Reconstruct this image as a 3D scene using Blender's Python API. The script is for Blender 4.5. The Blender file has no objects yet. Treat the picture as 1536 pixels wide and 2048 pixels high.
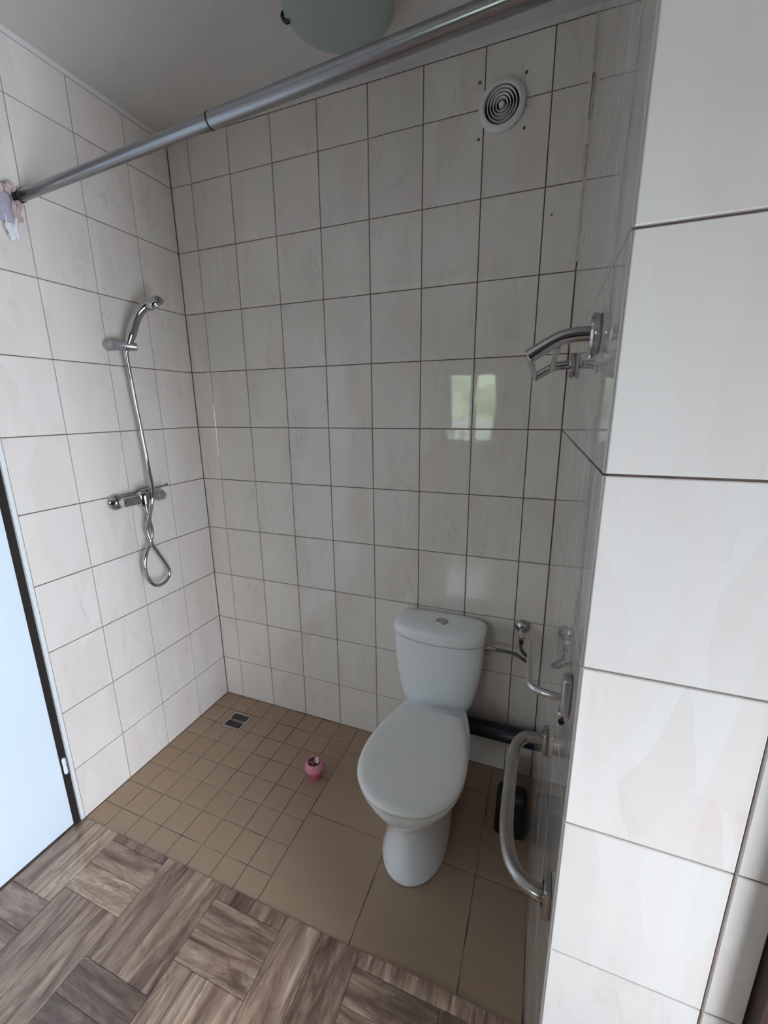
import bpy, bmesh, math, random
from mathutils import Vector, Matrix
random.seed(7)
S = bpy.context.scene
COL = S.collection
PI = math.pi

# ------------------------------------------------------------------ camera, sky, exposure
cam = bpy.data.cameras.new('camera')
cam.sensor_fit = 'HORIZONTAL'; cam.sensor_width = 36.0
cam.lens = 36.0 * 838.92 / 1536.0
cam.clip_start = 0.02
camo = bpy.data.objects.new('camera', cam); COL.objects.link(camo)
camo.location = (1.5856, -1.6091, 1.5514)
camo.rotation_euler = (1.3305, 0.0095, 0.3676)
S.camera = camo

SKY = (0.825, 0.865, 1.0)
SKY_STRENGTH = 27.5
w = bpy.data.worlds.new('sky'); S.world = w; w.use_nodes = True
bgn = w.node_tree.nodes['Background']
bgn.inputs[0].default_value = (*SKY, 1); bgn.inputs[1].default_value = SKY_STRENGTH

S.view_settings.view_transform = 'Standard'
S.view_settings.look = 'None'
S.view_settings.gamma = 1.0
S.view_settings.use_curve_mapping = False
S.view_settings.exposure = 0.0
S.cycles.use_denoising = True
S.cycles.use_adaptive_sampling = True
S.cycles.adaptive_threshold = 0.1
S.cycles.adaptive_min_samples = 16
S.cycles.max_bounces = 8
S.cycles.diffuse_bounces = 5
S.cycles.glossy_bounces = 4
S.cycles.transparent_max_bounces = 8
S.cycles.caustics_reflective = False
S.cycles.caustics_refractive = False
S.cycles.sample_clamp_indirect = 6.0

def portal(name, loc, rot, sx, sy):
    l = bpy.data.lights.new(name, 'AREA'); l.shape = 'RECTANGLE'; l.size = sx; l.size_y = sy
    l.cycles.is_portal = True
    o = bpy.data.objects.new(name, l); COL.objects.link(o); o.location = loc; o.rotation_euler = rot
    return o
# daylight enters by the rear window and an unseen side window added for light
portal('window_portal', (0.46, -5.22, 1.56), (PI/2, 0, 0), 0.80, 1.10)
portal('window_portal', (2.93, -2.0, .875), (PI/2, 0, PI/2), 1.3, 1.65)

# ------------------------------------------------------------------ material helpers
class NT:
    def __init__(s, name):
        s.m = bpy.data.materials.new(name); s.m.use_nodes = True
        s.t = s.m.node_tree; s.n = s.t.nodes; s.b = s.n['Principled BSDF']; s.out = s.n['Material Output']
    def add(s, typ, **kw):
        nd = s.n.new(typ)
        for k, v in kw.items():
            if k.startswith('i_'):
                key = k[2:]; key = int(key) if key.isdigit() else key.replace('_', ' ')
                nd.inputs[key].default_value = v
            else: setattr(nd, k, v)
        return nd
    def link(s, a, b): s.t.links.new(a, b)
    def ramp(s, fac, stops, interp='LINEAR'):
        r = s.add('ShaderNodeValToRGB'); r.color_ramp.interpolation = interp
        e = r.color_ramp.elements
        while len(e) < len(stops): e.new(0.5)
        for i, (p, c) in enumerate(stops):
            e[i].position = p; e[i].color = (*c, 1) if len(c) == 3 else c
        s.link(fac, r.inputs[0]); return r.outputs[0]
    def mix(s, f, a, b, blend='MIX'):
        m = s.add('ShaderNodeMix', data_type='RGBA', blend_type=blend)
        for sock, v in ((m.inputs[0], f), (m.inputs[6], a), (m.inputs[7], b)):
            if hasattr(v, 'links'): s.link(v, sock)
            elif isinstance(v, tuple): sock.default_value = (*v, 1)
            else: sock.default_value = v
        return m.outputs[2]
    def math(s, op, a, b=0.0):
        m = s.add('ShaderNodeMath', operation=op)
        for i, v in enumerate((a, b)):
            if hasattr(v, 'links'): s.link(v, m.inputs[i])
            else: m.inputs[i].default_value = v
        return m.outputs[0]
    def noise(s, vec, scale, detail=4, rough=.55, dist=0.0):
        n = s.add('ShaderNodeTexNoise', i_Scale=scale, i_Detail=detail, i_Roughness=rough, i_Distortion=dist)
        s.link(vec, n.inputs['Vector']); return n.outputs['Fac']
    def mapping(s, vec, scale=(1,1,1), rot=(0,0,0)):
        m = s.add('ShaderNodeMapping'); m.inputs['Scale'].default_value = scale; m.inputs['Rotation'].default_value = rot
        s.link(vec, m.inputs['Vector']); return m.outputs[0]
    def offset_coord(s, k=7.0, spread=40.0):
        """object coordinates moved by a random amount per object, so that no two pieces share a print"""
        tc = s.add('ShaderNodeTexCoord'); oi = s.add('ShaderNodeObjectInfo')
        r = s.math('MULTIPLY', oi.outputs['Random'], spread)
        cx = s.add('ShaderNodeCombineXYZ'); s.link(r, cx.inputs[0]); s.link(r, cx.inputs[1]); s.link(r, cx.inputs[2])
        va = s.add('ShaderNodeVectorMath', operation='ADD')
        s.link(tc.outputs['Object'], va.inputs[0]); s.link(cx.outputs[0], va.inputs[1])
        return va.outputs[0], oi.outputs['Random'], tc
    def bump(s, h, strength, dist=0.01):
        b = s.add('ShaderNodeBump', i_Strength=strength, i_Distance=dist); s.link(h, b.inputs['Height'])
        s.link(b.outputs[0], s.b.inputs['Normal']); return b

def plain(name, col, rough=.5, metal=0.0, spec=.5, coat=0.0, noise=0.0, nscale=30):
    t = NT(name); b = t.b
    b.inputs['Roughness'].default_value = rough; b.inputs['Metallic'].default_value = metal
    b.inputs['Specular IOR Level'].default_value = spec; b.inputs['Coat Weight'].default_value = coat
    if noise:
        tc = t.add('ShaderNodeTexCoord')
        f = t.noise(tc.outputs['Object'], nscale, 4)
        c = t.mix(f, tuple(x*(1-noise) for x in col), tuple(min(1, x*(1+noise)) for x in col))
        t.link(c, b.inputs['Base Color'])
    else: b.inputs['Base Color'].default_value = (*col, 1)
    return t.m

def wall_tile_mat(name='marbled_wall_tile', grime_shade=0.0):
    # local axes of a tile: x across, y outward, z up
    t = NT(name); v, rnd, tc = t.offset_coord()
    st = t.mapping(v, (7.0, 7.0, 1.7), (0, math.radians(10), 0))
    vor = t.add('ShaderNodeTexVoronoi', feature='F1', i_Scale=2.0, i_Randomness=1.0)
    wob = t.noise(st, 1.3, 3)
    av = t.add('ShaderNodeVectorMath', operation='ADD'); t.link(st, av.inputs[0])
    sc = t.add('ShaderNodeVectorMath', operation='SCALE'); sc.inputs[3].default_value = .5
    cb = t.add('ShaderNodeCombineXYZ'); t.link(wob, cb.inputs[0]); t.link(wob, cb.inputs[2])
    t.link(cb.outputs[0], sc.inputs[0]); t.link(sc.outputs[0], av.inputs[1]); t.link(av.outputs[0], vor.inputs['Vector'])
    sep = t.add('ShaderNodeSeparateColor'); t.link(vor.outputs['Color'], sep.inputs[0])
    facet = t.ramp(sep.outputs[0], [(0.0, (.70, .615, .57)), (.3, (.745, .705, .665)), (.5, (.79, .745, .70)), (.75, (.735, .635, .595)), (1.0, (.80, .77, .735))])
    st2 = t.mapping(v, (9, 9, 3.0), (0, math.radians(-8), 0))
    n1 = t.noise(st2, 1.1, 5, .6, .6)
    soft = t.ramp(n1, [(.3, (.75, .645, .605)), (.5, (.765, .715, .67)), (.72, (.745, .71, .655))])
    base = t.mix(.46, soft, facet)
    st3 = t.mapping(v, (8, 8, 2.2), (0, math.radians(16), 0))
    n2 = t.noise(st3, 1.0, 4, .6, .35)
    vein = t.math('ABSOLUTE', t.math('SUBTRACT', n2, .5))
    vm = t.ramp(vein, [(0.0, (1, 1, 1)), (.012, (.35, .35, .35)), (.035, (0, 0, 0))])
    msk = t.ramp(t.noise(v, 5.0, 2), [(.48, (0, 0, 0)), (.62, (1, 1, 1))])
    base = t.mix(t.math('MULTIPLY', t.math('MULTIPLY', vm, msk), .30), base, (.50, .43, .39))
    base = t.mix(t.math('MULTIPLY', rnd, .10), base, (.60, .56, .53))
    if grime_shade:     # dirt streaks plus an overall darkening that paints in this wall's shade
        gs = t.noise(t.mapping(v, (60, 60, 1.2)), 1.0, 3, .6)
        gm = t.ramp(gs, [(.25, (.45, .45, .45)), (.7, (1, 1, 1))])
        base = t.mix(t.math('MULTIPLY', gm, grime_shade), base, (.30, .275, .25))
    t.link(base, t.b.inputs['Base Color'])
    t.b.inputs['Roughness'].default_value = .03
    t.b.inputs['IOR'].default_value = 1.52
    wav = t.noise(v, 9.0, 2, .4)
    fine = t.noise(v, 90.0, 2, .5)
    hsum = t.math('ADD', t.math('MULTIPLY', wav, 1.0), t.math('MULTIPLY', fine, .05))
    t.bump(hsum, .022, .02)
    return t.m

def grout_mat(name, a, bcol, mould=None):
    t = NT(name); tc = t.add('ShaderNodeTexCoord')
    n = t.noise(tc.outputs['Object'], 9, 5, .6)
    c = t.mix(t.ramp(n, [(.35, (0, 0, 0)), (.65, (1, 1, 1))]), a, bcol)
    if mould:
        n2 = t.noise(tc.outputs['Object'], 2.9, 3, .6)
        c = t.mix(t.ramp(n2, [(.52, (0, 0, 0)), (.62, (1, 1, 1))]), c, mould)
    t.link(c, t.b.inputs['Base Color']); t.b.inputs['Roughness'].default_value = .9
    return t.m

def floor_tile_mat():
    t = NT('brown_floor_tile'); v, rnd, tc = t.offset_coord()
    n = t.noise(v, 6, 4, .6); n2 = t.noise(v, 140, 2, .6)
    c = t.mix(n, (.30, .198, .128), (.37, .258, .172))
    c = t.mix(t.ramp(n2, [(.4, (0, 0, 0)), (.75, (1, 1, 1))]), c, (.33, .228, .152))
    c = t.mix(t.math('MULTIPLY', rnd, .22), c, (.385, .285, .20))
    t.link(c, t.b.inputs['Base Color']); t.b.inputs['Roughness'].default_value = .42
    t.bump(n2, .06, .002)
    return t.m

def plank_mat():
    # grain runs along local y
    t = NT('printed_wood_vinyl'); v, rnd, tc = t.offset_coord(spread=60)
    g = t.mapping(v, (15, 1.9, 1))
    n1 = t.noise(g, 1.6, 7, .62, 1.2)
    g2 = t.mapping(v, (95, 3.5, 1)); n2 = t.noise(g2, 2.0, 5, .7, .2)
    g3 = t.mapping(v, (9, 2.4, 1))
    n3 = t.noise(g3, 1.0, 4, .55, 1.6)
    rings = t.math('SINE', t.math('MULTIPLY', n3, 46.0))
    rr = t.ramp(rings, [(.0, (0, 0, 0)), (.9, (1, 1, 1))])
    c = t.ramp(n1, [(.28, (.075, .044, .036)), (.42, (.225, .147, .108)), (.54, (.37, .265, .195)), (.70, (.55, .425, .325))])
    c = t.mix(t.math('MULTIPLY', rr, .30), c, (.085, .058, .047))
    c = t.mix(t.ramp(n2, [(.42, (.20, .20, .20)), (.6, (0, 0, 0))]), c, (.07, .046, .038))
    tone = t.ramp(rnd, [(0.0, (.55, .50, .49)), (.25, (1.0, .96, .93)), (.45, (.66, .60, .58)), (.7, (1.35, 1.30, 1.24)), (.85, (.85, .79, .76)), (1.0, (1.15, 1.10, 1.05))], 'LINEAR')
    c = t.mix(1.0, c, tone, 'MULTIPLY')
    t.link(c, t.b.inputs['Base Color'])
    t.b.inputs['Roughness'].default_value = .27; t.b.inputs['Coat Weight'].default_value = .5
    t.b.inputs['Coat Roughness'].default_value = .09
    t.bump(n2, .12, .0015)
    return t.m

def paint_mat(name, col, bump=.15, sc=60, var=.04):
    t = NT(name); tc = t.add('ShaderNodeTexCoord')
    n = t.noise(tc.outputs['Object'], sc, 4, .6); n2 = t.noise(tc.outputs['Object'], 2.5, 3)
    c = t.mix(n2, tuple(x*(1-var) for x in col), col)
    t.link(c, t.b.inputs['Base Color']); t.b.inputs['Roughness'].default_value = .75
    t.bump(n, bump, .004); return t.m

def brushed(name, col, rough):
    t = NT(name); tc = t.add('ShaderNodeTexCoord')
    n = t.noise(t.mapping(tc.outputs['Object'], (3, 3, 3)), 18, 5, .6)
    t.link(t.mix(n, tuple(x*.86 for x in col), col), t.b.inputs['Base Color'])
    t.b.inputs['Metallic'].default_value = 1.0
    t.b.inputs['Roughness'].default_value = rough
    return t.m

def pane_mat():
    t = NT('window_glass')
    tr = t.add('ShaderNodeBsdfTransparent'); tr.inputs[0].default_value = (.95, .98, .97, 1)
    gl = t.add('ShaderNodeBsdfGlossy'); gl.inputs['Roughness'].default_value = .01
    fr = t.add('ShaderNodeFresnel'); fr.inputs[0].default_value = 1.45
    mx = t.add('ShaderNodeMixShader'); t.link(fr.outputs[0], mx.inputs[0]); t.link(tr.outputs[0], mx.inputs[1]); t.link(gl.outputs[0], mx.inputs[2])
    t.link(mx.outputs[0], t.out.inputs[0]); return t.m

M = dict(
    tile=wall_tile_mat(), streaked_tile=wall_tile_mat('shaded_streaked_wall_tile', .75),
    grout=grout_mat('wall_grout', (.15, .104, .09), (.21, .155, .135)),
    floor_grout=grout_mat('floor_grout', (.46, .37, .27), (.24, .165, .112), (.05, .033, .024)),
    ftile=floor_tile_mat(), plank=plank_mat(),
    vinyl_edge=plain('vinyl_backing', (.20, .15, .115), .6),
    ceiling=paint_mat('ceiling_paint', (.66, .64, .62), .35, 70),
    plaster=paint_mat('white_plaster', (.72, .70, .68)),
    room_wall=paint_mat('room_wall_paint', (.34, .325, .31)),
    door=plain('white_door_paint', (.70, .79, .87), .35, noise=.02, nscale=8),
    trim=plain('white_trim_paint', (.74, .75, .76), .4, noise=.05, nscale=25),
    black_gap=plain('dark_door_stop', (.012, .006, .005), .8),
    dark_door=plain('dark_brown_wood', (.045, .022, .016), .45, noise=.3, nscale=14),
    porcelain=plain('white_porcelain', (.84, .86, .88), .07, coat=.3),
    seat=plain('white_seat_plastic', (.80, .79, .77), .17),
    chrome=plain('polished_chrome', (.50, .50, .51), .06, 1.0),
    satin=brushed('satin_steel', (.58, .57, .56), .26),
    bar=brushed('worn_steel_bar', (.40, .375, .35), .27),
    rod=brushed('aluminium_rod', (.32, .32, .33), .24),
    dark_metal=plain('dark_metal', (.05, .045, .045), .4, .8),
    grey_plastic=plain('grey_chrome_plastic', (.40, .40, .41), .30, .75),
    black_pipe=plain('black_plastic_pipe', (.012, .015, .026), .32),
    black=plain('black_plastic', (.006, .006, .0065), .42),
    black_hole=plain('black_void', (.006, .004, .004), .9),
    fan=plain('white_fan_plastic', (.72, .72, .71), .4),
    lamp_glass=plain('frosted_lamp_glass', (.36, .42, .39), .45),
    hose=plain('braided_hose', (.11, .105, .105), .38, .8, noise=.4, nscale=220),
    pink=plain('pink_plastic', (.62, .115, .185), .22, coat=.3),
    pink_pale=plain('pale_pink_plastic', (.66, .24, .30), .18, coat=.4),
    maroon=plain('dark_maroon_plastic', (.06, .014, .02), .3),
    white_label=plain('white_label', (.72, .68, .68), .5),
    label_ink=plain('grey_label_ink', (.22, .19, .20), .6),
    cloth=plain('pink_curtain_cloth', (.52, .40, .40), .9, noise=.35, nscale=45),
    cloth_lilac=plain('lilac_curtain_cloth', (.40, .37, .46), .9, noise=.3, nscale=45),
    cloth_white=plain('white_cloth_tail', (.75, .74, .76), .9),
    sealant=plain('old_sealant', (.62, .56, .51), .6, noise=.25, nscale=60),
    crack=plain('sealant_crack', (.02, .015, .013), .9),
    vinyl_sheet=plain('vinyl_sheet', (.10, .072, .056), .12, coat=.3, noise=.3, nscale=5),
    drain_bar=plain('drain_bar', (.16, .155, .15), .4, .7),
    rubber=plain('grey_seal', (.05, .05, .052), .6),
    frame=plain('white_window_frame', (.82, .82, .82), .35),
    glass=pane_mat(),
    leaf=plain('hedge_leaf', (.36, .42, .24), .7, noise=.6, nscale=6),
    lawn=plain('lawn', (.17, .175, .12), .9, noise=.4, nscale=2),
    rail=plain('white_railing', (.85, .85, .85), .5),
    screw_hole=plain('wall_plug_hole', (.10, .085, .075), .9),
)

# ------------------------------------------------------------------ mesh helpers
def link(o, parent=None):
    COL.objects.link(o)
    if parent is not None: o.parent = parent
    return o
def me_from(name, verts, faces, smooth=False, angle=40):
    m = bpy.data.meshes.new(name); m.from_pydata([tuple(v) for v in verts], [], faces); m.validate(); m.update()
    bm = bmesh.new(); bm.from_mesh(m); bmesh.ops.recalc_face_normals(bm, faces=bm.faces); bm.to_mesh(m); bm.free()
    if smooth:
        for p in m.polygons: p.use_smooth = True
        try: m.set_sharp_from_angle(angle=math.radians(angle))
        except Exception: pass
    return m
def obj(name, mesh, mat, parent=None, loc=None, rot=None):
    o = bpy.data.objects.new(name, mesh)
    if mat is not None and not mesh.materials: mesh.materials.append(M[mat] if isinstance(mat, str) else mat)
    if loc: o.location = loc
    if rot: o.rotation_euler = rot
    return link(o, parent)
def empty(name, loc=(0, 0, 0), rot=(0, 0, 0)):
    o = bpy.data.objects.new(name, None); o.location = loc; o.rotation_euler = rot; o.empty_display_size = .05
    return link(o)
def tag(o, label, cat, kind=None, group=None):
    o['label'] = label; o['category'] = cat
    if kind: o['kind'] = kind
    if group: o['group'] = group
    return o
def box_v(x0, x1, y0, y1, z0, z1, base=0):
    v = [(x, y, z) for z in (z0, z1) for x, y in ((x0, y0), (x1, y0), (x1, y1), (x0, y1))]
    f = [(0, 3, 2, 1), (4, 5, 6, 7), (0, 1, 5, 4), (1, 2, 6, 5), (2, 3, 7, 6), (3, 0, 4, 7)]
    return v, [tuple(i+base for i in q) for q in f]
def boxes(name, lst):
    V, F = [], []
    for b in lst:
        v, f = box_v(*b, base=len(V)); V += v; F += f
    return me_from(name, V, F)
def bevel_box(name, sx, sy, sz, r, seg=3, origin=(0, 0, 0)):
    bm = bmesh.new(); bmesh.ops.create_cube(bm, size=1)
    for v in bm.verts: v.co = Vector((v.co.x*sx, v.co.y*sy, v.co.z*sz))
    bmesh.ops.bevel(bm, geom=bm.edges[:], offset=r, segments=seg, profile=.5, affect='EDGES')
    for v in bm.verts: v.co += Vector(origin)
    m = bpy.data.meshes.new(name); bm.to_mesh(m); bm.free()
    for p in m.polygons: p.use_smooth = True
    m.set_sharp_from_angle(angle=math.radians(50)); return m
def smooth_path(P, n=8):
    P = [Vector(p) for p in P]; out = []
    for i in range(len(P)-1):
        p0 = P[i-1] if i else P[0]*2-P[1]; p1, p2 = P[i], P[i+1]; p3 = P[i+2] if i+2 < len(P) else P[-1]*2-P[-2]
        for k in range(n):
            t = k/n
            out.append(.5*((2*p1)+(-p0+p2)*t+(2*p0-5*p1+4*p2-p3)*t*t+(-p0+3*p1-3*p2+p3)*t*t*t))
    out.append(P[-1]); return out
def tube(name, P, r, seg=14, cap=True, flat=1.0):
    P = [Vector(p) for p in P]; R = r if isinstance(r, (list, tuple)) else [r]*len(P)
    T = []
    for i in range(len(P)):
        a = P[max(i-1, 0)]; b = P[min(i+1, len(P)-1)]; T.append((b-a).normalized())
    up = Vector((0, 0, 1)) if abs(T[0].z) < .9 else Vector((0, 1, 0))
    n = (up - T[0]*up.dot(T[0])).normalized(); V, F = [], []
    for i, p in enumerate(P):
        n = (n - T[i]*n.dot(T[i])).normalized(); b = T[i].cross(n)
        for k in range(seg):
            a = 2*PI*k/seg; V.append(p + (n*math.cos(a)*flat + b*math.sin(a))*R[i])
    for i in range(len(P)-1):
        for k in range(seg):
            k2 = (k+1) % seg; F.append((i*seg+k, i*seg+k2, (i+1)*seg+k2, (i+1)*seg+k))
    if cap:
        F.append(tuple(range(seg))[::-1]); F.append(tuple(range((len(P)-1)*seg, len(P)*seg)))
    return me_from(name, V, F, True, 45)
def lathe(name, prof, seg=32, axis='z', loc=(0, 0, 0), closed_ends=True):
    """prof: list of (radius, height) along the axis"""
    V, F = [], []
    for r, h in prof:
        for k in range(seg):
            a = 2*PI*k/seg; c, s = r*math.cos(a), r*math.sin(a)
            p = {'z': (c, s, h), 'x': (h, c, s), 'y': (c, h, s)}[axis]
            V.append((p[0]+loc[0], p[1]+loc[1], p[2]+loc[2]))
    n = len(prof)
    for i in range(n-1):
        for k in range(seg):
            k2 = (k+1) % seg; F.append((i*seg+k, i*seg+k2, (i+1)*seg+k2, (i+1)*seg+k))
    if closed_ends:
        F.append(tuple(range(seg))); F.append(tuple(range((n-1)*seg, n*seg)))
    return me_from(name, V, F, True, 35)
def loft(name, rings, cap=(True, True), angle=50):
    n = len(rings[0]); V = [p for r in rings for p in r]; F = []
    for i in range(len(rings)-1):
        for k in range(n):
            k2 = (k+1) % n; F.append((i*n+k, i*n+k2, (i+1)*n+k2, (i+1)*n+k))
    if cap[0]: F.append(tuple(range(n)))
    if cap[1]: F.append(tuple(range((len(rings)-1)*n, len(rings)*n)))
    return me_from(name, V, F, True, angle)

_tiles = {}
def tile_mesh(wd, ht, th=.006, bev=.0012, mat='tile'):
    """a tile centred on x/z, back at y=0, face at y=-th"""
    key = (round(wd, 4), round(ht, 4), th, mat)
    if key in _tiles: return _tiles[key]
    a, c, e = wd/2, ht/2, bev
    V = []
    for (ax, cz, y) in ((a, c, 0), (a, c, -th+e), (a-e, c-e, -th)):
        V += [(-ax, y, -cz), (ax, y, -cz), (ax, y, cz), (-ax, y, cz)]
    F = [(8, 9, 10, 11)]
    for L in (0, 4):
        for k in range(4): F.append((L+k, L+(k+1) % 4, L+4+(k+1) % 4, L+4+k))
    m = me_from('tile', V, F); _tiles[key] = m; m.materials.append(M[mat]); return m
GAP = .0031
def tile_field(parent, xs, zs, origin, rz, skip=None):
    """tiles between the joints xs (along local x) and zs (up); the wall's local frame is at origin turned by rz"""
    c, s = math.cos(rz), math.sin(rz)
    for i in range(len(xs)-1):
        for j in range(len(zs)-1):
            wd, ht = xs[i+1]-xs[i]-GAP, zs[j+1]-zs[j]-GAP
            if wd < .006 or ht < .006: continue
            u, z = (xs[i]+xs[i+1])/2, (zs[j]+zs[j+1])/2
            o = bpy.data.objects.new('tile', tile_mesh(wd, ht)); COL.objects.link(o); o.parent = parent
            o.location = (origin[0]+c*u, origin[1]+s*u, origin[2]+z)
            o.rotation_euler = (random.uniform(-.0022, .0022), 0, rz+random.uniform(-.0022, .0022))

# ------------------------------------------------------------------ the room shell
H = 2.655
ZS = [0.0] + [.226+.25*k for k in range(10)] + [2.637]
TH = .006
# back wall (face of the tiles at y = 0)
wb = tag(obj('wall_back', boxes('wall_back', [(-.25, 1.9, TH, .22, -.02, H), (0, 1.628, .0015, TH, 2.637, H)]), 'grout'),
         'back wall of beige marbled tiles behind the toilet', 'wall', 'structure')
XB = [0.0] + [.1106+.201*k for k in range(8)] + [1.6278]
tile_field(wb, XB, ZS, (0, TH, 0), 0)
obj('plaster_strip', boxes('plaster_strip', [(0, 1.63, .0, TH, 2.638, H)]), 'plaster', wb)
# left wall with the shower (face at x = 0) and its continuation past the door
wl = tag(obj('wall_left', boxes('wall_left', [(-.22, -TH, -.806, .0, -.02, H)]), 'grout'),
         'left wall of beige marbled tiles carrying the shower', 'wall', 'structure')
YL = [.0, .2034, .4058, .608, .806]
for i in range(4):
    for j in range(len(ZS)-1):
        wd, ht = YL[i+1]-YL[i]-GAP, ZS[j+1]-ZS[j]-GAP
        o = bpy.data.objects.new('tile', tile_mesh(wd, ht)); COL.objects.link(o); o.parent = wl
        o.location = (-TH, -(YL[i]+YL[i+1])/2, (ZS[j]+ZS[j+1])/2)
        o.rotation_euler = (random.uniform(-.0022, .0022), 0, PI/2+random.uniform(-.0022, .0022))
obj('plaster_strip', boxes('plaster_strip', [(-TH, 0, -.806, 0, 2.638, H)]), 'plaster', wl)
# partition on the right, slightly out of square: long side towards the toilet, narrow end towards the camera
WB, WF, DF = 1.6278, 1.6473, 1.0738
ang = math.atan2(WF-WB, DF)
def wall_x(y): return WB + (WF-WB)*(-y)/DF
def prism(name, poly, z0, z1):
    n = len(poly); V = [(x, y, z0) for x, y in poly]+[(x, y, z1) for x, y in poly]
    F = [tuple(range(n)), tuple(range(n, 2*n))]+[(k, (k+1) % n, n+(k+1) % n, n+k) for k in range(n)]
    return me_from(name, V, F)
XE = 1.896
wr = tag(obj('wall_right', prism('wall_right', [(WB+TH, TH), (WF+TH, -DF+TH), (XE-TH, -DF+TH), (XE-TH, TH)], -.02, H), 'grout'),
         'tiled partition wall right of the toilet with its bright narrow end facing the room', 'wall', 'structure')
L = DF/math.cos(ang)
xr = [0, .0755] + [.0755+.2*k for k in range(1, 5)] + [L]
# long side: local x runs from the back corner to the front edge
ux, uy = math.sin(ang), -math.cos(ang)
rz_long = math.atan2(uy, ux)      # local +x along the wall, local -y points to -x world
for i in range(len(xr)-1):
    for j in range(len(ZS)-1):
        wd, ht = xr[i+1]-xr[i]-GAP, ZS[j+1]-ZS[j]-GAP
        u = (xr[i]+xr[i+1])/2
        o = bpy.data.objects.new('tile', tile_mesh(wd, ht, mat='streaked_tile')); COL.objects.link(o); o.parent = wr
        o.location = (WB+TH+ux*u, uy*u, (ZS[j]+ZS[j+1])/2)
        o.rotation_euler = (random.uniform(-.0003, .0003), 0, rz_long+random.uniform(-.0003, .0003))
tile_field(wr, [WF+.0015, 1.8489, XE], ZS, (0, -DF+TH, 0), 0)
obj('plaster_strip', prism('plaster_strip', [(WB, 0), (WF, -DF), (WF+.02, -DF), (WB+.02, 0)], 2.638, H), 'plaster', wr)
sp = [(wall_x(-.045)-.0005, -.045, 2.47), (wall_x(-.05)-.001, -.050, 2.42), (wall_x(-.04)-.001, -.036, 2.36), (wall_x(-.02)-.001, -.018, 2.31)]
obj('sealant_strip', tube('sealant_strip', smooth_path([(wall_x(0)-.002, -.005, 2.63), (wall_x(0)-.002, -.005, 2.40), (wall_x(0)-.002, -.005, 2.0)], 4), .004, 8), 'sealant', wr)
obj('sealant_patch', tube('sealant_patch', smooth_path(sp, 6), [.005]+[.014]*10+[.012]*7+[.004], 8, flat=.22), 'sealant', wr)
obj('sealant_crack', tube('sealant_crack', [(p[0]-.0026, p[1]-.008+.012*(i/18), p[2]-.005) for i, p in enumerate(smooth_path(sp, 6))], .0007, 6), 'crack', wr)

# front room: walls behind and beside the camera, with a rear window and an added one
XR, YR = 2.70, -5.0
wl2 = tag(obj('wall_left', boxes('wall_left_front_room', [(-.22, -.004, YR, -1.705, -.02, H), (-.22, -.004, -1.705, -.806, 2.06, H)]), 'room_wall'),
          'plain white wall of the front room around the white door', 'wall', 'structure')
W1 = (.07, .85, 1.02, 2.10)     # window in the rear wall
tag(obj('wall_rear', boxes('wall_rear', [(-.22, W1[0], YR-.22, YR, -.02, H), (W1[1], XR+.22, YR-.22, YR, -.02, H),
    (W1[0], W1[1], YR-.22, YR, -.02, W1[2]), (W1[0], W1[1], YR-.22, YR, W1[3], H)]), 'room_wall'),
    'rear wall of the front room below and around its window', 'wall', 'structure')
W2 = (-2.65, -1.35, .05, 1.70)    # unseen side window, added and sized to light door, left wall, partition end (y0,y1,z0,z1)
tag(obj('wall_side', boxes('wall_side', [(XR, XR+.22, YR, W2[0], -.02, H), (XR, XR+.22, W2[1], -1.05, -.02, H),
    (XR, XR+.22, W2[0], W2[1], -.02, W2[2]), (XR, XR+.22, W2[0], W2[1], W2[3], H)]), 'room_wall'),
    'side wall of the front room with an added low window', 'wall', 'structure')
tag(obj('wall_front', boxes('wall_front', [(1.975, XR, -1.02, -.9, 2.06, H)]), 'room_wall'),
    'short wall above the dark door right of the partition', 'wall', 'structure')
tag(obj('trim_1', boxes('trim_1', [(XE+.002, XE+.075, -1.095, -.95, 0, 2.06), (XE+.075, XR, -1.06, -.95, 2.0, 2.06)]), 'dark_door'),
    'dark brown door frame beside the bright tiled wall end', 'door frame', 'structure')
tag(obj('door_2', boxes('door_2', [(XE+.078, XR-.002, -1.03, -.99, .005, 1.998)]), 'dark_door'),
    'dark brown door right of the tiled wall end', 'door', 'structure')
tag(obj('ceiling', boxes('ceiling', [(-.22, XR+.22, YR-.22, .22, H, H+.12)]), 'ceiling'),
    'rough white painted ceiling above the shower', 'ceiling', 'structure')
def window(name, cx, cy, cz, wd, ht, rz, mull, label):
    """frame in local x/z, looking along local y"""
    e = empty(name, (cx, cy, cz), (0, 0, rz)); tag(e, label, 'window', 'structure')
    f = .055
    obj('window_frame', boxes('window_frame', [(-wd/2, -wd/2+f, -.035, .035, -ht/2, ht/2), (wd/2-f, wd/2, -.035, .035, -ht/2, ht/2),
        (-wd/2+f, wd/2-f, -.035, .035, -ht/2, -ht/2+f), (-wd/2+f, wd/2-f, -.035, .035, ht/2-f, ht/2)]), 'frame', e)
    for m in mull: obj('mullion', boxes('mullion', [(m-.045, m+.045, -.04, .04, -ht/2+f, ht/2-f)]), 'frame', e)
    eds = [-wd/2+f]+[v for m in mull for v in (m-.045, m+.045)]+[wd/2-f]
    for k in range(0, len(eds), 2):
        obj('pane', boxes('pane', [(eds[k], eds[k+1], -.004, .004, -ht/2+f, ht/2-f)]), 'glass', e)
    obj('window_sill', boxes('window_sill', [(-wd/2-.05, wd/2+.05, .04, .24, -ht/2-.03, -ht/2)]), 'frame', e)
    return e
window('window_1', .46, YR-.11, 1.56, .78, 1.08, 0, [.02], 'white two-pane window mirrored in the glossy back wall tiles')
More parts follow.
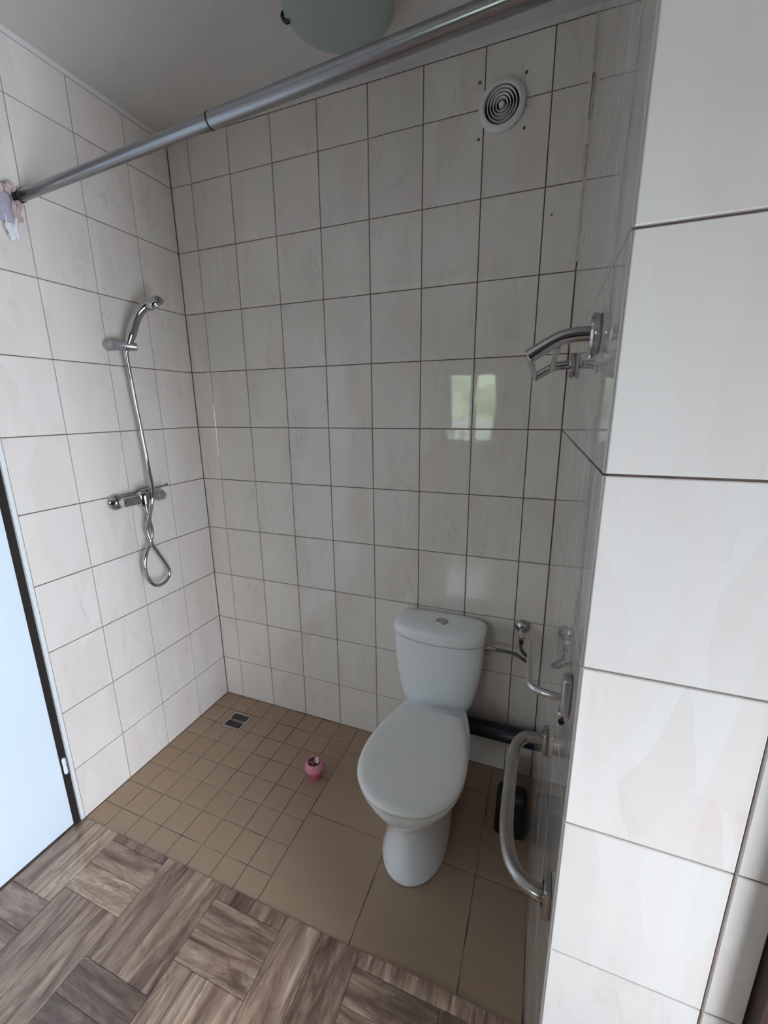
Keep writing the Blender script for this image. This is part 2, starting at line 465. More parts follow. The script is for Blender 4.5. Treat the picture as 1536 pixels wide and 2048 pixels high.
window('unseen_window', XR+.11, -2.0, .875, 1.3, 1.65, PI/2, [0.0], 'unseen white window added low in the side wall to light the door and left wall')

# floor: screed, brown shower tiles, wood-print vinyl
fl = tag(obj('floor', boxes('floor', [(-.22, XR+.22, YR-.22, .22, -.12, -.0028)]), 'floor_grout'),
         'brown tiled shower floor in the compartment', 'floor', 'structure')
_ft = {}
def flat_tile(parent, name, x0, x1, y0, y1, mat, th=.0055, gap=.003, top=0.0, turn=False, bev=.0008):
    wx, wy = (x1-x0-gap), (y1-y0-gap)
    if wx < .004 or wy < .004: return
    lx, ly = (wy, wx) if turn else (wx, wy)
    key = (name, round(lx, 4), round(ly, 4))
    if key not in _ft:
        a, c, e = lx/2, ly/2, bev; V = []
        for ax, cy, z in ((a, c, -th), (a, c, -e), (a-e, c-e, 0)):
            V += [(-ax, -cy, z), (ax, -cy, z), (ax, cy, z), (-ax, cy, z)]
        F = [(8, 9, 10, 11)]
        for Lv in (0, 4):
            for k in range(4): F.append((Lv+k, Lv+(k+1) % 4, Lv+4+(k+1) % 4, Lv+4+k))
        m = me_from(name, V, F); m.materials.append(M[mat]); _ft[key] = m
    o = bpy.data.objects.new(name, _ft[key]); COL.objects.link(o); o.parent = parent
    o.location = ((x0+x1)/2, (y0+y1)/2, top)
    o.rotation_euler = (random.uniform(-.002, .002), random.uniform(-.002, .002), PI/2 if turn else 0)
    return o
xs = [.0, .103, .206, .309, .411, .513, .615, .715, .816]
ys = [.0, .105, .208, .312, .413, .516, .619, .725, .83]
for i in range(8):
    for j in range(8): flat_tile(fl, 'small_tile', xs[i], xs[i+1], -ys[j+1], -ys[j], 'ftile', gap=.0032)
xb, yb = [.816, 1.147, 1.470, 1.640], [.0, .147, .475, .83]
for i in range(3):
    for j in range(3): flat_tile(fl, 'large_tile', xb[i], xb[i+1], -yb[j+1], -yb[j], 'ftile', gap=.0032)

vin = tag(obj('floor', boxes('floor', [(-.02, 1.64, -1.09, -.806, -.0027, .0006), (-.02, XR, YR, -1.09, -.0027, .0006)]), 'vinyl_sheet'),
          'wood-look vinyl floor sheet of short greyish brown planks', 'floor', 'structure')
PW = .1247
starts = [-1.051, -.833, -1.103, -.850, -1.125, -.845]
BL, LL = .168, .46
VT = .0032
def pl(x0, x1, y0, y1, turn):
    y1 = min(y1, -.807); x0 = max(x0, 0.0)
    xmax = 1.642 if y1 > -1.10 else XE+.74
    x1 = min(x1, xmax)
    if y1-y0 < .01 or x1-x0 < .01: return
    # the print tile's grain is along its local y; cross planks are turned
    flat_tile(vin, 'plank', x0, x1, y0, y1, 'plank', th=.0026, gap=.0015, top=VT, turn=turn, bev=.0003)
for k in range(11):
    x0 = -.062+.2494*k; x1 = x0+.2494
    s = starts[k % 6]
    y = s + 3*(BL+LL)
    while y > -2.6:
        # cross planks block, then a pair of long planks
        pl(x0, x1, y-BL/2, y, True); pl(x0, x1, y-BL, y-BL/2, True)
        pl(x0, x0+PW, y-BL-LL, y-BL, False); pl(x0+PW, x1, y-BL-LL, y-BL, False)
        y -= BL+LL

# the free edge of the vinyl curls up a little in front of the toilet
rows = []
for k in range(33):
    x = 1.186+.0135*k; hgt = .0075*math.sin(PI*k/32)**1.2*(1+.15*math.sin(k*.9))
    rows.append([(x, -.8445, VT-.0004), (x, -.838, VT+.0003+hgt*.35), (x, -.829, VT+.0004+hgt*.8), (x, -.8165, VT+.0004+hgt), (x, -.8065, VT+.0003+hgt*.75),
                 (x, -.8065, -.001), (x, -.8445, -.001)])
obj('lifted_edge', loft('lifted_edge', rows, angle=60), 'plank', vin)

# door in the left wall: white leaf, jamb strip, dark stop in the gap, hinge
dr = tag(empty('door_1', (0, -1.26, 0)), 'white flush door at the left edge beside the tiled wall', 'door', 'structure')
def at(o, mesh_name, b, mat, name=None):
    return obj(name or mesh_name, boxes(mesh_name, [(b[0], b[1], b[2]+1.26, b[3]+1.26, b[4], b[5])]), mat, o)
at(dr, 'door_leaf', (-.055, -.012, -1.66, -.8425, .006, 2.02), 'door')
jm = at(dr, 'door_jamb', (-.12, -.001, -.819, -.807, .0, 2.06), 'trim')
at(dr, 'door_jamb', (-.12, -.001, -1.70, -1.665, .0, 2.06), 'trim')
at(dr, 'door_head', (-.12, -.001, -1.665, -.819, 2.025, 2.06), 'trim')
at(dr, 'door_stop', (-.13, -.010, -.8415, -.8192, .0, 2.025), 'black_gap')
hg = obj('hinge', lathe('hinge', [(.005, .0), (.0065, .003), (.0065, .03), (.005, .033), (.0065, .036), (.0065, .063), (.004, .068)], 12), 'trim', dr, loc=(-.0045, 1.26-.832, .235))
at(dr, 'hinge_leaf', (-.0098, -.0085, -.8405, -.8195, .205, .235), 'dark_metal')

# ------------------------------------------------------------------ toilet
TX = 1.243
def egg(xc, hw, yf, yb, z, n=48, pf=2.0, pb=2.6, ym=None):
    """closed outline: front tip at yf (negative), back at yb; widest at ym"""
    ym = (yf+yb)/2 if ym is None else ym; out = []
    for k in range(n):
        a = 2*PI*k/n; cx, sy = math.cos(a), math.sin(a)
        p = pf if sy < 0 else pb
        x = hw*math.copysign(abs(cx)**(2/p), cx)
        y = ym + ((ym-yf) if sy < 0 else (yb-ym))*math.copysign(abs(sy)**(2/p), sy)
        out.append((xc+x, y, z))
    return out
toilet = tag(empty('toilet', (TX, -.35, 0)), 'white close-coupled toilet with closed lid below the window reflection', 'toilet')
def tpart(name, mesh, mat, parent=None):
    par = parent or toilet
    o = obj(name, mesh, mat)
    o.parent = par; o.matrix_parent_inverse = Matrix.Identity(4)
    if par is toilet: o.location = (-TX, .35, 0)
    return o
rings = [egg(TX, .104, -.575, -.17, 0.0, ym=-.44), egg(TX, .114, -.598, -.16, .004, ym=-.44), egg(TX, .114, -.598, -.16, .012, ym=-.44),
         egg(TX, .102, -.583, -.165, .05, ym=-.43), egg(TX, .090, -.567, -.17, .10, ym=-.42), egg(TX, .085, -.561, -.17, .15, ym=-.42),
         egg(TX, .088, -.566, -.16, .19, ym=-.42), egg(TX, .108, -.590, -.14, .225, ym=-.42), egg(TX, .135, -.622, -.12, .262, ym=-.42, pb=3),
         egg(TX, .157, -.650, -.10, .30, ym=-.43, pb=3.2), egg(TX, .170, -.667, -.08, .335, ym=-.46, pb=2.2),
         egg(TX, .175, -.675, -.05, .358, ym=-.47, pb=2.15), egg(TX, .174, -.675, -.045, .370, ym=-.47, pb=2.15), egg(TX, .168, -.668, -.05, .376, ym=-.47, pb=2.15)]
tpart('bowl', loft('bowl', rings), 'porcelain')
# seat ring and lid
LIDP = [(-.238, .118), (-.242, .126), (-.27, .134), (-.31, .148), (-.36, .162), (-.42, .173), (-.48, .178), (-.54, .1735), (-.59, .159), (-.63, .134), (-.665, .096), (-.684, .058), (-.692, .022)]
def lid_ring(z, ins):
    P = smooth_path([(w, y, 0) for y, w in LIDP], 3); cy = -.46
    half = [(max(p.x-ins, .001), cy+(p.y-cy)*(1-ins/.225)) for p in P]
    return [(TX+.003+x, y, z) for x, y in half]+[(TX+.003-x, y, z) for x, y in reversed(half)]
tpart('seat', loft('seat', [lid_ring(.378, .010), lid_ring(.379, .005), lid_ring(.392, .004), lid_ring(.393, .009)]), 'seat')
tpart('lid', loft('lid', [lid_ring(.3955, .010), lid_ring(.397, .003), lid_ring(.402, .0), lid_ring(.409, .001), lid_ring(.415, .006), lid_ring(.4185, .016), lid_ring(.4195, .04), lid_ring(.420, .10)]), 'seat')
for sx in (-.07, .07):
    tpart('lid_hinge', lathe('lid_hinge', [(.008, -.022), (.010, -.019), (.010, .019), (.008, .022)], 16, 'x', (TX+sx, -.228, .389)), 'seat')
# tank
TC = 1.236
def trect(hw, yf, z, n=56, p=5.5, bulge=.0, yb=-.012, xc=TC):
    out = []
    for k in range(n):
        a = 2*PI*k/n; c, s = math.cos(a), math.sin(a)
        x = hw*math.copysign(abs(c)**(2/p), c); yy = math.copysign(abs(s)**(2/p), s)
        y = (yb+yf)/2 + (yb-yf)/2*yy
        if yy < 0: y -= bulge*(1-(x/hw)**2)*(-yy)
        out.append((xc+x, y, z))
    return out
tk = [trect(.120, -.140, .352, bulge=.012), trect(.130, -.150, .355, bulge=.014), trect(.139, -.154, .368, bulge=.018), trect(.150, -.156, .40, bulge=.022), trect(.162, -.158, .45, bulge=.026),
      trect(.171, -.159, .51, bulge=.030), trect(.177, -.160, .58, bulge=.032), trect(.180, -.160, .64, bulge=.034), trect(.181, -.160, .664, bulge=.034)]
tank = tpart('tank', loft('tank', tk), 'porcelain')
obj('tank_seam', loft('tank_seam', [trect(.1795, -.159, .6638, bulge=.034), trect(.1795, -.159, .6675, bulge=.034)]), 'rubber', tank)
tl = [trect(.1815, -.161, .667, bulge=.035), trect(.1835, -.163, .672, bulge=.035), trect(.1835, -.163, .694, bulge=.035), trect(.181, -.160, .706, bulge=.034, p=5),
      trect(.172, -.151, .7155, bulge=.032, p=4.6), trect(.155, -.138, .7205, bulge=.028, p=4.2, yb=-.025), trect(.10, -.112, .7235, bulge=.018, p=3.4, yb=-.045), trect(.04, -.095, .7245, bulge=.0, p=2.6, yb=-.075)]
tlid = tpart('tank_lid', loft('tank_lid', tl, angle=60), 'porcelain')
bt = obj('flush_button', lathe('flush_button', [(.0255, .0), (.0265, .003), (.0255, .006), (.0215, .007), (.0205, .0055), (.0195, .0055), (.0185, .0075), (.010, .0085), (.002, .0085)], 28, 'z', (TX+.004, -.103, .7205)), 'satin', tlid)
obj('button_split', boxes('button_split', [(TX-.013, TX+.021, -.1035, -.1025, .7285, .7293)]), 'dark_metal', bt)
tpart('floor_bolt', lathe('floor_bolt', [(.007, 0), (.008, .003), (.005, .008), (.001, .009)], 12, 'x', (TX+.096, -.36, .12)), 'grey_plastic')

# waste pipe from the toilet to the right wall
pp = tag(empty('waste_pipe', (1.48, -.055, .22)), 'thick black waste pipe running behind the toilet into the right wall', 'pipe')
def sub(parent, name, mesh, mat):
    o = obj(name, mesh, mat, parent); o.location = tuple(-v for v in parent.location); return o
sub(pp, 'pipe_run', lathe('pipe_run', [(.031, 1.27), (.0345, 1.275), (.0345, 1.628)], 28, 'x', (0, -.052, .232)), 'black_pipe')
sub(pp, 'pipe_socket', lathe('pipe_socket', [(.036, 1.255), (.039, 1.26), (.039, 1.32), (.036, 1.324)], 28, 'x', (0, -.052, .232)), 'black')

# angle valve and braided hose
av = tag(empty('angle_valve', (1.548, 0, .707)), 'chrome angle valve with round rosette on the wall right of the tank', 'valve')
sub(av, 'rosette', lathe('rosette', [(.028, -.001), (.029, -.004), (.026, -.012), (.018, -.020), (.011, -.024), (.011, -.05)], 28, 'y', (1.548, 0, .707)), 'chrome')
sub(av, 'valve_body', tube('valve_body', [(1.548, -.042, .715), (1.548, -.045, .70), (1.549, -.046, .682), (1.549, -.046, .672)], [.011, .012, .0115, .009], 14), 'chrome')
sub(av, 'valve_knob', lathe('valve_knob', [(.006, -.046), (.012, -.05), (.012, -.066), (.009, -.069)], 16, 'y', (1.548, 0, .702)), 'satin')
vh = tag(empty('supply_hose', (1.50, -.06, .62)), 'grey braided supply hose looping from the angle valve to the tank', 'hose')
hp = smooth_path([(1.549, -.046, .672), (1.549, -.048, .648), (1.556, -.055, .628), (1.575, -.06, .612), (1.588, -.072, .600), (1.580, -.086, .604), (1.560, -.088, .616), (1.53, -.080, .626), (1.49, -.078, .628), (1.452, -.078, .628)], 8)
sub(vh, 'braided_sleeve', tube('braided_sleeve', hp, .0062, 12), 'hose')
sub(vh, 'hose_nut', tube('hose_nut', [(1.549, -.046, .678), (1.549, -.047, .657)], .0092, 6), 'dark_metal')
sub(vh, 'tank_nut', tube('tank_nut', [(1.4155, -.078, .629), (1.437, -.078, .629), (1.438, -.078, .629), (1.458, -.078, .629)], [.0095, .0095, .0075, .0075], 10), 'chrome')

# ------------------------------------------------------------------ shower
sm = tag(empty('shower_mixer', (0, -.40, 1.205)), 'chrome shower mixer tap with round wall rosettes on the left tiled wall', 'tap')
for y in (-.475, -.325):
    ro = sub(sm, 'rosette', lathe('rosette', [(.033, .0), (.034, .004), (.031, .013), (.024, .022), (.016, .028), (.013, .030)], 28, 'x', (0, y, 1.203)), 'chrome')
    sub(sm, 'inlet', lathe('inlet', [(.012, .028), (.012, .050)], 12, 'x', (0, y, 1.204)), 'chrome')
sub(sm, 'mixer_body', lathe('mixer_body', [(.014, -.488), (.018, -.484), (.0195, -.475), (.0195, -.33), (.018, -.322), (.014, -.318)], 24, 'y', (.056, 0, 1.205)), 'chrome')
sub(sm, 'mixer_cartridge', lathe('mixer_cartridge', [(.021, 1.172), (.0265, 1.176), (.0285, 1.19), (.0285, 1.222), (.025, 1.232), (.016, 1.237)], 28, 'z', (.062, -.392, 0)), 'chrome')
sub(sm, 'lever', tube('lever', smooth_path([(.060, -.405, 1.236), (.066, -.385, 1.240), (.080, -.35, 1.246), (.098, -.315, 1.252)], 5), [.012]*4+[.010]*4+[.0075]*4+[.006]*4, 12, flat=.45), 'chrome')
sub(sm, 'lever_tip', lathe('lever_tip', [(.001, -.007), (.005, -.005), (.007, 0), (.005, .005), (.001, .007)], 14, 'z', (.10, -.312, 1.253)), 'chrome')
sub(sm, 'thermostat_knob', lathe('thermostat_knob', [(.017, -.332), (.022, -.328), (.022, -.305), (.014, -.298), (.009, -.29), (.003, -.287)], 22, 'y', (.060, 0, 1.205)), 'grey_plastic')
sub(sm, 'hose_outlet', lathe('hose_outlet', [(.009, 1.158), (.011, 1.160), (.011, 1.176)], 14, 'z', (.062, -.392, 0)), 'chrome')

hb = tag(empty('shower_bracket', (0, -.40, 1.80)), 'grey chrome wall bracket holding the shower head', 'bracket')
sub(hb, 'wall_mount', loft('wall_mount', [[(x, -.400+.024*math.cos(a), 1.798+.0215*math.sin(a)) for a in [2*PI*k/20 for k in range(20)]] for x in (.0, .030)] +
    [[(.046, -.394+.021*math.cos(a), 1.798+.019*math.sin(a)) for a in [2*PI*k/20 for k in range(20)]], [(.052, -.392+.012*math.cos(a), 1.798+.011*math.sin(a)) for a in [2*PI*k/20 for k in range(20)]]]), 'grey_plastic')
sub(hb, 'cradle', tube('cradle', [(.040, -.405, 1.797), (.064, -.383, 1.795), (.082, -.362, 1.792), (.092, -.352, 1.791)], [.017, .0175, .016, .013], 16), 'grey_plastic')

hs = tag(empty('hand_shower', (.075, -.37, 1.80)), 'curved chrome hand shower hanging on the left tiled wall', 'shower head')
path = smooth_path([(.074, -.379, 1.790), (.080, -.366, 1.823), (.088, -.352, 1.868), (.100, -.338, 1.906), (.117, -.324, 1.932), (.136, -.313, 1.951)], 6)
n = len(path); rad = [.0095 + .0095*min(1, i/8.0) - .003*(i/n) for i in range(n)]
sub(hs, 'handle', tube('handle', path, rad, 18), 'chrome')
hd = Vector((.150, -.300, 1.950)); dirn = Vector((.30, .50, -.81)).normalized()   # spray direction
def lathe_dir(name, prof, c, d, seg=30):
    d = d.normalized(); u = d.orthogonal().normalized(); vv = d.cross(u); rings = []
    for r, h in prof: rings.append([tuple(c + d*h + (u*math.cos(2*PI*k/seg)+vv*math.sin(2*PI*k/seg))*r) for k in range(seg)])
    return loft(name, rings, angle=35)
hh = sub(hs, 'spray_head', lathe_dir('spray_head', [(.008, -.024), (.020, -.021), (.030, -.013), (.0345, -.003), (.035, .006), (.0335, .009)], hd, dirn), 'chrome')
sub(hs, 'spray_plate', lathe_dir('spray_plate', [(.0325, .0085), (.032, .0125), (.029, .0145), (.002, .015)], hd, dirn), 'grey_plastic')
sub(hs, 'hose_nut', tube('hose_nut', [(.0735, -.380, 1.793), (.072, -.3845, 1.776), (.0715, -.386, 1.770)], [.0088, .0095, .008], 12), 'chrome')

sh = tag(empty('shower_hose', (.06, -.37, 1.2)), 'chrome shower hose hanging in a twisted loop below the mixer', 'hose')
A = [(.0715, -.386, 1.772), (.066, -.381, 1.72), (.062, -.374, 1.66), (.060, -.367, 1.56), (.062, -.361, 1.45), (.072, -.362, 1.33), (.092, -.374, 1.24), (.094, -.387, 1.19),
     (.074, -.394, 1.12), (.060, -.400, 1.072), (.068, -.395, 1.015), (.062, -.366, .960), (.060, -.337, .905), (.060, -.322, .868), (.060, -.326, .843), (.060, -.346, .824), (.060, -.372, .818)]
B = [(.060, -.400, .826), (.060, -.421, .850), (.060, -.433, .884), (.060, -.435, .931), (.058, -.417, .979), (.052, -.386, 1.015), (.055, -.375, 1.062), (.062, -.386, 1.12), (.062, -.392, 1.165)]
sub(sh, 'hose_tube', tube('hose_tube', smooth_path(A+B, 8), .0074, 12), 'chrome')

# ------------------------------------------------------------------ shower curtain rod with a rag of curtain
rd = tag(empty('curtain_rod', (0.01, -.625, 2.195)), 'grey metal telescopic curtain rod spanning the shower below the ceiling', 'curtain rod')
r0, r1 = Vector((.004, -.6255, 2.196)), Vector((wall_x(-.715)-.004, -.715, 2.2135))
def along(t): return r0.lerp(r1, t)
sub(rd, 'thin_tube', tube('thin_tube', [along(0), along(.02), along(.495)], .0150, 24), 'rod')
sub(rd, 'thick_tube', tube('thick_tube', [along(.489), along(.49), along(.99), along(1)], .0175, 24), 'rod')
sub(rd, 'joint_ring', tube('joint_ring', [along(.4865), along(.4895)], .0180, 24), 'dark_metal')
sub(rd, 'end_cap', tube('end_cap', [along(0)-Vector((.003, 0, 0)), along(.012)], .0165, 20), 'dark_metal')

ct = tag(empty('curtain_rag', (.02, -.68, 2.19)), 'bunched pink and lilac curtain rag tied at the left end of the rod', 'curtain')
def cloth(name, rows, mat, th=.004):
    n = len(rows[0]); V = [p for r in rows for p in r]; F = [(i*n+k, i*n+k+1, (i+1)*n+k+1, (i+1)*n+k) for i in range(len(rows)-1) for k in range(n-1)]
    m = me_from(name, V, F, True, 80)
    o = sub(ct, name, m, mat); s = o.modifiers.new('thick', 'SOLIDIFY'); s.thickness = th; s.offset = 0
    return o
sub(ct, 'rolled_band', tube('rolled_band', smooth_path([(.030, -.654, 2.210), (.032, -.662, 2.206), (.028, -.675, 2.196), (.030, -.71, 2.190), (.026, -.76, 2.18), (.03, -.82, 2.17)], 5),
    [.010+.004*math.sin(i*1.7) for i in range(26)], 14), 'cloth')
def flap(y0, y1, zt, zb, x, amp, seed):
    rnd = random.Random(seed); rows = []
    for i in range(9):
        t = i/8; z = zt+(zb-zt)*t; row = []
        for k in range(13):
            u = k/12; y = y0+(y1-y0)*u - .010*t*(1-u)
            row.append((x+amp*math.sin(u*14+t*2)+.006*t+rnd.uniform(-.0015, .0015), y+.003*math.sin(t*9), z+.004*math.sin(u*9)+rnd.uniform(-.0015, .0015)))
        rows.append(row)
    return rows
cloth('pink_flap', flap(-.634, -.668, 2.176, 2.118, .022, .004, 3), 'cloth')
cloth('lilac_flap', flap(-.660, -.80, 2.185, 2.105, .024, .006, 5), 'cloth_lilac')
cloth('white_tail', flap(-.655, -.690, 2.125, 2.062, .026, .005, 8), 'cloth_white', .003)

# ------------------------------------------------------------------ ceiling lamp (off)
LX, LY = .975, -.335
lp = tag(empty('ceiling_lamp', (LX, LY, H)), 'round frosted greenish glass ceiling lamp above the rod', 'lamp')
sub(lp, 'lamp_base', lathe('lamp_base', [(.11, H), (.115, H-.004), (.115, H-.03), (.10, H-.036)], 40, 'z', (LX, LY, 0)), 'fan')
sub(lp, 'glass_dish', lathe('glass_dish', [(.10, H-.034), (.143, H-.048), (.150, H-.056), (.150, H-.061), (.145, H-.066), (.12, H-.074), (.07, H-.079), (.004, H-.081)], 56, 'z', (LX, LY, 0)), 'lamp_glass')
for a in (3.32, 3.32+2*PI/3, 3.32+4*PI/3):
    cx, cy = LX+.151*math.cos(a), LY+.151*math.sin(a)
    sub(lp, 'clip', tube('clip', smooth_path([(LX+.11*math.cos(a), LY+.11*math.sin(a), H-.03), (LX+.158*math.cos(a), LY+.158*math.sin(a), H-.05), (cx, cy, H-.069), (LX+.140*math.cos(a), LY+.140*math.sin(a), H-.07)], 4), .005, 8), 'dark_metal')

# ------------------------------------------------------------------ extractor fan grille
FX, FZ = 1.372, 2.468
fa = tag(empty('fan_grille', (FX, 0, FZ)), 'round white extractor grille with concentric rings high on the back wall', 'vent')
sub(fa, 'outer_ring', lathe('outer_ring', [(.071, -.0005), (.072, -.006), (.070, -.012), (.064, -.016), (.056, -.017), (.053, -.015), (.052, -.004)], 48, 'y', (FX, 0, FZ), closed_ends=False), 'fan')
sub(fa, 'dark_duct', lathe('dark_duct', [(.053, -.0008), (.053, -.003), (.001, -.003)], 40, 'y', (FX, 0, FZ)), 'black_hole')
for r in (.0445, .0355, .0265, .0175):
    prof = [(r-.0021, -.005), (r-.0016, -.014), (r+.0012, -.016), (r+.0022, -.005), (r-.0021, -.005)]
    sub(fa, 'grille_ring', lathe('grille_ring', prof, 40, 'y', (FX, 0, FZ), closed_ends=False), 'fan')
sub(fa, 'centre_disc', lathe('centre_disc', [(.0095, -.003), (.0095, -.013), (.007, -.017), (.001, -.018)], 24, 'y', (FX, 0, FZ)), 'fan')
for a in (-PI/2,):
    c, s = math.cos(a), math.sin(a)
    sub(fa, 'grille_spoke', tube('grille_spoke', [(FX+.008*c, -.009, FZ+.008*s), (FX+.054*c, -.009, FZ+.054*s)], .0016, 6), 'fan')
for hx, hz in ((1.440, 2.541), (1.442, 2.398), (1.302, 2.395), (1.300, 2.547), (1.542, 2.146)):
    obj('plug_hole', lathe('plug_hole', [(.0048 if hz > 2.2 else .003, .001), (.0045 if hz > 2.2 else .003, -.0008), (.001, -.0012)], 14, 'y', (hx, 0, hz)), 'screw_hole', wb)

# ------------------------------------------------------------------ towel rail
ty0, ty1, tz = -.885, -.385, 1.655
tr = tag(empty('towel_rail', (wall_x(-.63), -.63, tz)), 'chrome double towel rail with two curved arms high on the right wall', 'towel rail')
for y in (ty0, ty1):
    xw = wall_x(y)
    fg = sub(tr, 'flange', lathe('flange', [(.027, xw), (.029, xw-.003), (.029, xw-.010), (.026, xw-.013), (.012, xw-.014)], 30, 'x', (0, y, tz)), 'chrome')
    sub(tr, 'arm', tube('arm', smooth_path([(xw-.010, y, tz+.001), (xw-.032, y, tz+.001), (xw-.052, y, tz-.003), (xw-.072, y, tz-.013), (xw-.096, y, tz-.027)], 6), .0108, 18), 'chrome')
    sub(tr, 'set_screw', lathe('set_screw', [(.003, tz-.034), (.0042, tz-.030), (.003, tz-.026)], 10, 'z', (xw-.009, y, 0)), 'satin')
for dx, z in ((.094, tz-.028), (.055, tz-.012)):
    sub(tr, 'rail', tube('rail', [(wall_x(ty0)-dx, ty0, z), (wall_x(ty1)-dx, ty1, z)], .0055, 14), 'satin')

# toilet paper holder, grab bar
pz = 1.135
ph = tag(empty('paper_holder', (wall_x(-1.014), -1.014, pz)), 'bent chrome toilet paper holder without a roll on the right wall', 'paper holder')
xw = wall_x(-1.014)
mp = sub(ph, 'wall_plate', bevel_box('wall_plate', .013, .024, .062, .004, 3, (xw-.0062, -1.012, pz+.004)), 'grey_plastic')
sub(ph, 'holder_wire', tube('holder_wire', smooth_path([(xw-.008, -1.014, pz), (xw-.030, -1.013, pz), (xw-.046, -1.009, pz), (xw-.055, -1.000, pz), (xw-.0585, -.985, pz), (xw-.0595, -.95, pz), (xw-.060, -.91, pz), (xw-.060, -.872, pz)], 6), .0058, 14), 'satin')
sub(ph, 'fixing_screw', tube('fixing_screw', [(xw-.008, -1.012, pz-.024), (xw-.009, -1.012, pz-.043), (xw-.0091, -1.012, pz-.0432), (xw-.0095, -1.012, pz-.047)], [.0022, .0022, .0052, .004], 10), 'dark_metal')
sub(ph, 'plate_clip', bevel_box('plate_clip', .016, .020, .008, .002, 2, (xw-.0082, -1.011, pz-.026)), 'satin')

gz = .775
gb = tag(empty('grab_bar', (wall_x(-.85), -.85, gz)), 'thick worn steel grab bar low on the right wall beside the toilet', 'grab bar')
gp = smooth_path([(wall_x(-1.032)-.006, -1.032, gz), (1.622, -1.031, gz), (1.600, -1.020, gz), (1.581, -.994, gz), (1.570, -.950, gz), (1.567, -.90, gz), (1.566, -.80, gz), (1.568, -.745, gz), (1.577, -.706, gz), (1.595, -.684, gz), (wall_x(-.682)-.006, -.682, gz)], 7)
sub(gb, 'bar_tube', tube('bar_tube', gp, .0128, 22), 'bar')
for y in (-1.032, -.682):
    f = sub(gb, 'flange', bevel_box('flange', .012, .040, .060, .004, 3, (wall_x(y)-.0055, y, gz)), 'bar')
    for s in (-1, 1): 
        b = sub(gb, 'flange_screw', lathe('flange_screw', [(.0042, wall_x(y)-.0105), (.0042, wall_x(y)-.0125), (.002, wall_x(y)-.0135)], 10, 'x', (0, y, gz+s*.023)), 'dark_metal')

# ------------------------------------------------------------------ things on the floor
bn = tag(empty('waste_bin', (1.563, -.265, 0)), 'small black plastic bin on the floor behind the grab bar', 'bin')
def rr(hx, hy, z, cx=1.563, cy=-.262, p=5, n=40):
    return [(cx+hx*math.copysign(abs(math.cos(2*PI*k/n))**(2/p), math.cos(2*PI*k/n)), cy+hy*math.copysign(abs(math.sin(2*PI*k/n))**(2/p), math.sin(2*PI*k/n)), z) for k in range(n)]
sub(bn, 'bin_body', loft('bin_body', [rr(.054, .040, 0), rr(.057, .043, .006), rr(.055, .040, .10), rr(.053, .037, .150)]), 'black')
sub(bn, 'bin_lid', loft('bin_lid', [rr(.0545, .0385, .151), rr(.0545, .0385, .160), rr(.050, .034, .170), rr(.038, .024, .177), rr(.015, .010, .179)]), 'black')

fx, fy = .752, -.322
af = tag(empty('air_freshener', (fx, fy, 0)), 'pink plastic air freshener pot with dark opening on the brown floor', 'air freshener')
sub(af, 'pot', lathe('pot', [(.019, .0), (.021, .002), (.022, .010), (.026, .020), (.033, .034), (.0355, .042), (.036, .047)], 36, 'z', (fx, fy, 0)), 'pink')
sub(af, 'belt', lathe('belt', [(.0355, .0465), (.0372, .048), (.0372, .0515), (.036, .053)], 36, 'z', (fx, fy, 0)), 'pink_pale')
sub(af, 'dome', lathe('dome', [(.036, .053), (.0352, .060), (.032, .069), (.0275, .075), (.0252, .0765), (.0242, .074), (.024, .070)], 36, 'z', (fx, fy, 0), closed_ends=False), 'pink_pale')
sub(af, 'opening', lathe('opening', [(.0245, .066), (.0245, .0705), (.001, .0712)], 30, 'z', (fx, fy, 0)), 'maroon')
for a in (.5, 1.9, 3.6, 4.7):
    sub(af, 'gel_grid', tube('gel_grid', [(fx+.003*math.cos(a), fy+.003*math.sin(a), .072), (fx+.023*math.cos(a), fy+.023*math.sin(a), .0725)], .0022, 6), 'pink')
tb = sub(af, 'label_tab', loft('label_tab', [[(fx+.010+.0095*math.cos(2*PI*k/24), fy+.004+.004*math.sin(2*PI*k/24)+d, .079+.0125*math.sin(2*PI*k/24)) for k in range(24)] for d in (-.001, .001)]), 'white_label')
sub(af, 'tab_print', boxes('tab_print', [(fx+.0055, fx+.0085, fy+.001, fy+.0022, .075, .086)]), 'label_ink')

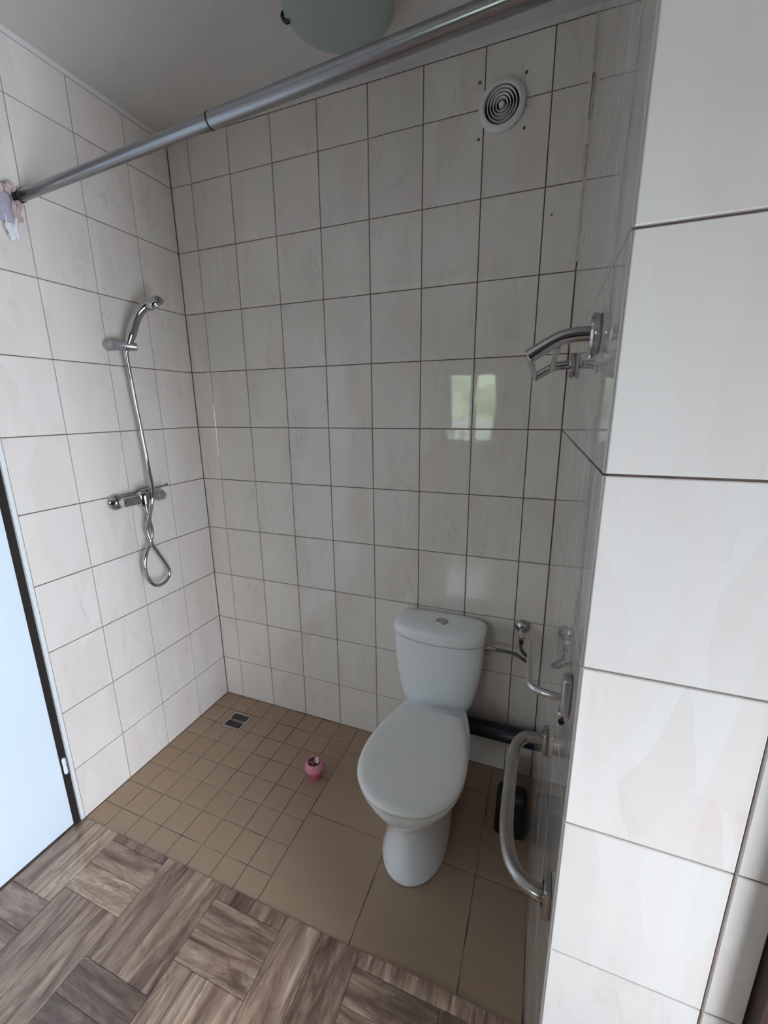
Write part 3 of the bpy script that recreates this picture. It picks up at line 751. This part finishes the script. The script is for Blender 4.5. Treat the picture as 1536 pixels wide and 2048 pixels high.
# floor drain
dx0, dx1, dy0, dy1 = .154, .259, -.222, -.118
dn = tag(empty('floor_drain', ((dx0+dx1)/2, (dy0+dy1)/2, 0)), 'square steel floor drain grate in the corner of the shower floor', 'drain')
sub(dn, 'drain_well', boxes('drain_well', [(dx0+.006, dx1-.006, dy0+.006, dy1-.006, .0002, .0010)]), 'black_hole')
f = .0085
sub(dn, 'drain_frame', boxes('drain_frame', [(dx0, dx1, dy0, dy0+f, .0002, .0032), (dx0, dx1, dy1-f, dy1, .0002, .0032), (dx0, dx0+f, dy0+f, dy1-f, .0002, .0032), (dx1-f, dx1, dy0+f, dy1-f, .0002, .0032)]), 'satin')
ym = (dy0+dy1)/2
sub(dn, 'cross_bar', boxes('cross_bar', [(dx0+f, dx1-f, ym-.006, ym+.006, .0010, .0028)]), 'satin')
for k in range(1, 8):
    x = dx0+f+(dx1-dx0-2*f)*k/8
    sub(dn, 'grate_bar', boxes('grate_bar', [(x-.0022, x+.0022, dy0+f, dy1-f, .0012, .0028)]), 'drain_bar')

# ------------------------------------------------------------------ what the window shows: lawn, hedge, white railing
tag(obj('ground', boxes('ground', [(-14, 14, -24, -5.3, -.6, -.4)]), 'lawn'), 'green lawn outside the window', 'lawn', 'structure')
rl = tag(empty('railing', (.2, -8.2, -.4)), 'white garden railing outside the window', 'railing')
for k in range(30):
    x = -3.2+.22*k
    sub(rl, 'baluster', boxes('baluster', [(x-.03, x+.03, -8.23, -8.17, -.4, 1.20)]), 'rail')
sub(rl, 'top_rail', boxes('top_rail', [(-3.3, 3.4, -8.25, -8.15, 1.20, 1.28)]), 'rail')
for i, (bx, by, br, bh) in enumerate([(-4.5, -12.4, 1.8, 2.1), (-.2, -12.8, 1.9, 2.5), (4.0, -12.5, 1.8, 2.0)]):
    bm = bmesh.new(); bmesh.ops.create_icosphere(bm, subdivisions=4, radius=1.0); rnd = random.Random(i)
    for v in bm.verts:
        d = 1+.10*math.sin(v.co.x*9+i)*math.sin(v.co.y*8)+.09*math.sin(v.co.z*11+v.co.x*5)+rnd.uniform(-.05, .05)
        v.co = Vector((v.co.x*br*d, v.co.y*br*.8*d, v.co.z*bh*d))
    m = bpy.data.meshes.new('shrub'); bm.to_mesh(m); bm.free()
    tag(obj('shrub', m, 'leaf', loc=(bx, by, bh*.85-.4)), ['leftmost', 'tallest', 'rightmost'][i]+' round green shrub on the lawn beyond the white railing', 'shrub', group='shrubs beyond the railing')
af.scale = (1.13, 1.13, 1.06)
